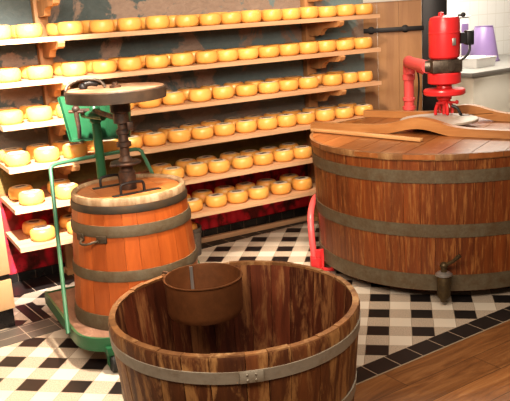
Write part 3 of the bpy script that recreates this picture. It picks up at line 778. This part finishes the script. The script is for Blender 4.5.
th_.build('tap_lever', M['brass'], tapo)

# things lying on the vat
def vatw(u, v, z, a=BAa): return Vector((VX+u*math.cos(a)-v*math.sin(a), VY+u*math.sin(a)+v*math.cos(a), z))
sa = math.atan2(3.914-4.50, 0.901-0.372)
st = MB().box((0, 0, 0.009), (0.80, 0.032, 0.018), bev=0.003).build('wooden_stick', M['stick'], loc=(0.645, 4.215, 0.7865), rot=sa)
tag(st, 'loose pale wooden stick lying on the front of the vat lid', 'stick')
pl = thing('agitator_plate', 'round grey plate resting on the vat lid between the wooden beams', 'plate', (1.118, 4.365, 0.7865))
MB().lathe([(0, 0), (0.15, 0), (0.15, 0.034), (0, 0.034)], 40).build('plinth', M['black'], pl)
MB().lathe([(0, 0.034), (0.222, 0.034), (0.226, 0.038), (0.226, 0.048), (0.222, 0.051), (0.05, 0.056), (0, 0.056)], 72).build('disc', M['plate'], pl)

# red mixer: motor, gearbox, drive discs, arm, column and the pipe that stands on the floor
mx_ = thing('red_mixer', 'red electric mixer on a bent tube stand above the wooden vat', 'mixer', (VX, VY, 0))
Z = lambda z: z
MB().lathe([(0, 1.190), (0.080, 1.190), (0.092, 1.200), (0.094, 1.215), (0.094, 1.330), (0.0955, 1.332), (0.0955, 1.338), (0.094, 1.340), (0.093, 1.40), (0.085, 1.420), (0.06, 1.428), (0, 1.432)], 48).build('motor', M['red'], mx_)
MB().lathe([(0, 1.430), (0.018, 1.430), (0.016, 1.447), (0.010, 1.45), (0, 1.45)], 16, Matrix.Translation((-0.02, 0, 0))).build('lifting_eye', M['red'], mx_)
MB().box((0.035, -0.093, 1.285), (0.022, 0.004, 0.04), bev=0.001).build('rating_plate', M['steel'], mx_)
kb = MB().sphere((0.110, -0.02, 1.428), 0.014); kb.tube([(0.08, -0.01, 1.424), (0.108, -0.02, 1.428)], 0.006, 8)
kb.build('knob', M['black'], mx_)
sb = MB().box((0.150, -0.005, 1.300), (0.045, 0.07, 0.080), bev=0.006); sb.box((0.112, -0.005, 1.300), (0.04, 0.05, 0.06))
sb.build('switch_box', M['black'], mx_)
MB().tube([(0.155, -0.01, 1.262), (0.150, -0.02, 1.22), (0.12, -0.03, 1.19), (0.09, -0.03, 1.175)], 0.007, 8, 2).build('cable', M['black'], mx_)
gbx = MB().box((0, 0, 1.150), (0.185, 0.16, 0.075), bev=0.012); gbx.lathe([(0, 1.112), (0.075, 1.112), (0.075, 1.192), (0, 1.192)], 32)
gbx.cyl((0.02, -0.05, 1.150), (0.02, -0.088, 1.150), 0.026); gbx.cyl((-0.06, 0, 1.15), (-0.112, 0.02, 1.15), 0.034)
gbx.build('gearbox', M['gear'], mx_)
MB().lathe([(0, 1.048), (0.088, 1.048), (0.100, 1.054), (0.101, 1.105), (0.094, 1.112), (0, 1.112)], 48).build('housing', M['red'], mx_)
MB().lathe([(0, 1.024), (0.048, 1.024), (0.044, 1.048), (0, 1.048)], 32).build('neck', M['red'], mx_)
MB().lathe([(0, 0.985), (0.118, 0.985), (0.127, 0.992), (0.128, 1.010), (0.122, 1.018), (0.05, 1.026), (0, 1.026)], 56).build('drive_disc', M['red'], mx_)
cl = MB().lathe([(0, 0.93), (0.026, 0.93), (0.030, 0.95), (0.046, 0.96), (0.046, 0.985), (0, 0.985)], 24)
for a in (0.3, 1.8, 3.3, 4.8):
    c, s = math.cos(a), math.sin(a)
    cl.tube([(0.02*c, 0.02*s, 0.95), (0.045*c, 0.045*s, 0.935), (0.060*c, 0.060*s, 0.895), (0.055*c, 0.055*s, 0.843)], 0.010, 10, 1)
cl.tube([(-0.055, -0.02, 0.94), (0.06, -0.03, 0.94)], 0.007, 8); cl.sphere((0.07, -0.03, 0.94), 0.012)
cl.cyl((0, 0, 0.845), (0, 0, 0.95), 0.012)
cl.build('clamp', M['red'], mx_)
hd = MB().tube([(0.03, -0.06, 0.925), (0.06, -0.075, 0.915), (0.075, -0.08, 0.885), (0.085, -0.08, 0.868)], 0.009, 10, 2)
hd.box((0.175, -0.095, 0.864), (0.20, 0.022, 0.006), Matrix.Translation((0, 0, 0)), 0.002)
hd.build('lever', M['black'], mx_)
MDX, MDY = 0.078, 0.20
for o in list(mx_.children):
    for v_ in o.data.vertices:
        z = v_.co.z
        v_.co = (v_.co.x*0.97+MDX, v_.co.y*0.97+MDY, max(0.8435, 1.5-(1.5-z)*1.045))
# arm: vertical column behind the vat with elbow to the gearbox
cX, cY = 1.100-VX, 5.095-VY
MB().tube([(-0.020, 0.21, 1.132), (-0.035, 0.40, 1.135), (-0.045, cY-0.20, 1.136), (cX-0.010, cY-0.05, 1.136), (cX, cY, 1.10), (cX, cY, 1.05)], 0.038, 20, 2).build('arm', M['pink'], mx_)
colm = MB().lathe([(0, 0.05), (0.034, 0.05), (0.034, 1.08), (0, 1.08)], 28, Matrix.Translation((cX, cY, 0)))
colm.lathe([(0.033, 0.86), (0.043, 0.865), (0.043, 0.885), (0.033, 0.89)], 28, Matrix.Translation((cX, cY, 0)))
colm.lathe([(0.033, 0.80), (0.044, 0.803), (0.044, 0.825), (0.033, 0.83)], 28, Matrix.Translation((cX, cY, 0)))
colm.lathe([(0.033, 1.00), (0.042, 1.005), (0.042, 1.04), (0.033, 1.045)], 28, Matrix.Translation((cX, cY, 0)))
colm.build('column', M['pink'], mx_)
jb = MB().cyl((-0.02, cY-0.13, 1.11), (-0.02, cY-0.13, 1.055), 0.030); jb.cyl((0.02, cY-0.13, 1.08), (0.065, cY-0.14, 1.06), 0.014)
jb.build('arm_joint', M['pink'], mx_)
MB().tube([(cX+0.05, cY, 1.10), (cX+0.075, cY+0.01, 1.0), (cX+0.065, cY+0.01, 0.85), (cX+0.05, cY+0.01, 0.70)], 0.006, 8, 2).build('hose', M['rubber'], mx_)
pw = lambda x, y, z: (x-VX, y-VY, z)
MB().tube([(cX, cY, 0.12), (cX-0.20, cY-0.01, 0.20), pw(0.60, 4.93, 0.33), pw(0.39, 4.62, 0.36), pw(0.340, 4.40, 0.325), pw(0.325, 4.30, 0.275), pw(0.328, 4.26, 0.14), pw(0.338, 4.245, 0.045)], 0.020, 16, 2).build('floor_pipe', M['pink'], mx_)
ft = MB().box(pw(0.345, 4.240, 0.036), (0.07, 0.08, 0.07), Matrix.Identity(4), 0.008)
ft.box(pw(0.365, 4.215, 0.095), (0.05, 0.03, 0.05), None, 0.004)
ft.build('foot', M['red'], mx_)
br = MB()
fx = Matrix.Translation(pw(0.405, 4.165, 0)) @ Matrix.Rotation(math.radians(-20), 4, 'Z')
for (c, sz) in (((0, 0, 0.13), (0.06, 0.014, 0.014)), ((0, 0, 0.012), (0.08, 0.014, 0.02)), ((0.028, 0, 0.07), (0.016, 0.02, 0.13)), ((-0.028, 0, 0.07), (0.016, 0.014, 0.13)), ((0.0, 0, 0.09), (0.05, 0.008, 0.045))):
    br.box(c, sz, fx, 0.003)
br.build('foot_bracket', M['red'], mx_)
MB().lathe([(0, 0), (0.06, 0), (0.06, 0.05), (0.045, 0.055), (0, 0.055)], 28, Matrix.Translation((cX, cY, 0.0))).build('base_plate', M['red'], mx_)

# ------------------------------------------------------------------ open tub in front
UX, UY, UT = -0.094, 2.384, 0.55
tub = thing('wooden_tub', 'open weathered wooden tub with galvanised hoops in the foreground', 'tub', (UX, UY, 0))
def ru(z): return 0.381 + (0.429-0.381)*z/UT
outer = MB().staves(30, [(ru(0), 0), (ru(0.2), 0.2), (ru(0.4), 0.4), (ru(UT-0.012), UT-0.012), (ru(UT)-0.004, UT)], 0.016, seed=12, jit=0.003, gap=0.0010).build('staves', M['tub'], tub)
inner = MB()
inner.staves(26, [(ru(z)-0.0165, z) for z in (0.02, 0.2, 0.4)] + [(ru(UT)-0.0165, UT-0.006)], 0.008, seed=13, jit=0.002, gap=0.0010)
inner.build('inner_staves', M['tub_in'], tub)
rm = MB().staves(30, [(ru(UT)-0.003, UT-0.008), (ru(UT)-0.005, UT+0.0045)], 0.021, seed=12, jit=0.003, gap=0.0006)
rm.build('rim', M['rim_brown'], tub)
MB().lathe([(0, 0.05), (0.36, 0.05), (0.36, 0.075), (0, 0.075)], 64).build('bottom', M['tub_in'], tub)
for z0, z1 in ((0.466, 0.505), (0.243, 0.284), (0.03, 0.07)): h = hoop(tub, ru, z0, z1, M['hoop_light'], 0.004, 128)
for z in (0.4855, 0.2635):
    ov = MB(); aa = math.radians(-83)
    ov.box((ru(z)+0.0055, 0, z), (0.002, 0.07, 0.036), Matrix.Rotation(aa, 4, 'Z'), 0.001)
    for t in (-0.03, 0.03):
        for dz in (-0.009, 0.009):
            ov.sphere(Matrix.Rotation(aa+t, 4, 'Z') @ Vector((ru(z)+0.006, 0, z+dz)), 0.004, 10)
    ov.build('hoop_joint', M['hoop_light'], tub)
# copper pot hooked over the far rim
PX, PY, PT = -0.2085, 2.580, 0.583
pot = thing('copper_pot', 'round brown copper pot hanging inside the wooden tub', 'pot', (PX, PY, 0.437))
h = PT-0.437; Rp = 0.1425
MB().lathe([(0, 0), (Rp-0.025, 0), (Rp-0.009, 0.006), (Rp-0.003, 0.018), (Rp-0.002, 0.03), (Rp, h-0.006), (Rp+0.004, h-0.003), (Rp+0.004, h), (Rp-0.003, h+0.001), (Rp-0.005, h-0.006), (Rp-0.006, 0.03), (Rp-0.012, 0.012), (Rp-0.03, 0.006), (0, 0.005)], 72).build('bowl', M['copper'], pot)
a = math.atan2(PY-UY, PX-UX); c, s = math.cos(a), math.sin(a)
for sgn in (-1, 1):
    aa = a + sgn*0.17; q = lambda r, z: (UX+r*math.cos(aa)-PX, UY+r*math.sin(aa)-PY, z-0.437)
    MB().tube([q(0.372, 0.545), q(0.380, 0.560), q(0.402, 0.564), q(0.432, 0.563), q(0.437, 0.54)], 0.005, 8, 1).build('rim_hook', M['rust'], pot)
MB().box((-0.012, 0.1335, h*0.55), (0.012, 0.004, h*0.85), Matrix.Rotation(0.32, 4, 'Z')).build('strap', M['steel'], pot)

# ------------------------------------------------------------------ light
def spot(name, loc, target, power, size, blend, color, rad=0.08):
    l = bpy.data.lights.new(name, 'SPOT'); l.energy = power; l.spot_size = math.radians(size); l.spot_blend = blend; l.color = color; l.shadow_soft_size = rad
    o = bpy.data.objects.new(name, l); COL.objects.link(o); o.location = loc
    o.rotation_euler = (Vector(target)-Vector(loc)).to_track_quat('-Z', 'Y').to_euler(); return o
WARM = (1.0, 0.83, 0.66)
spot('spot_left', (-0.65, 2.0, 2.85), (-1.42, 4.05, 0.95), 1550, 33, 0.9, (1.0, 0.92, 0.84))
spot('spot_middle', (0.0, 2.0, 2.8), (0.15, 4.85, 0.6), 190, 58, 0.8, WARM)
spot('spot_right', (0.5, 3.6, 2.9), (0.70, 5.0, 0.65), 80, 60, 0.8, WARM)
spot('spot_floor', (-0.2, 2.9, 2.9), (-0.95, 3.0, 0.0), 400, 36, 0.5, WARM)
spot('spot_gap', (0.2, 4.0, 2.9), (0.15, 4.25, 0.0), 230, 22, 0.6, WARM)
spot('spot_front', (1.1, 0.6, 2.9), (0.6, 3.0, 0.2), 16, 80, 0.9, WARM)
fl = bpy.data.lights.new('fill_light', 'AREA'); fl.shape = 'RECTANGLE'; fl.energy = 58; fl.size = 2.2; fl.size_y = 0.5; fl.color = (1.0, 0.87, 0.74)
fo = bpy.data.objects.new('fill_light', fl); COL.objects.link(fo); fo.location = (-0.25, 1.35, 1.95)
fo.rotation_euler = (Vector((-0.1, 4.6, 0.75))-fo.location).to_track_quat('-Z', 'Y').to_euler()
al = bpy.data.lights.new('kitchen_light', 'AREA'); al.energy = 125; al.size = 1.6; al.color = (1.0, 0.93, 0.82)
ao = bpy.data.objects.new('kitchen_light', al); COL.objects.link(ao); ao.location = (1.9, 6.6, 2.9); ao.rotation_euler = (0, 0, 0)
w = bpy.data.worlds.new('world'); scene.world = w; w.use_nodes = True
bg = w.node_tree.nodes['Background']; bg.inputs[0].default_value = (1.0, 0.80, 0.60, 1); bg.inputs[1].default_value = 0.16
scene.view_settings.view_transform = 'Standard'
scene.view_settings.look = 'Medium High Contrast'
scene.view_settings.exposure = 0.62
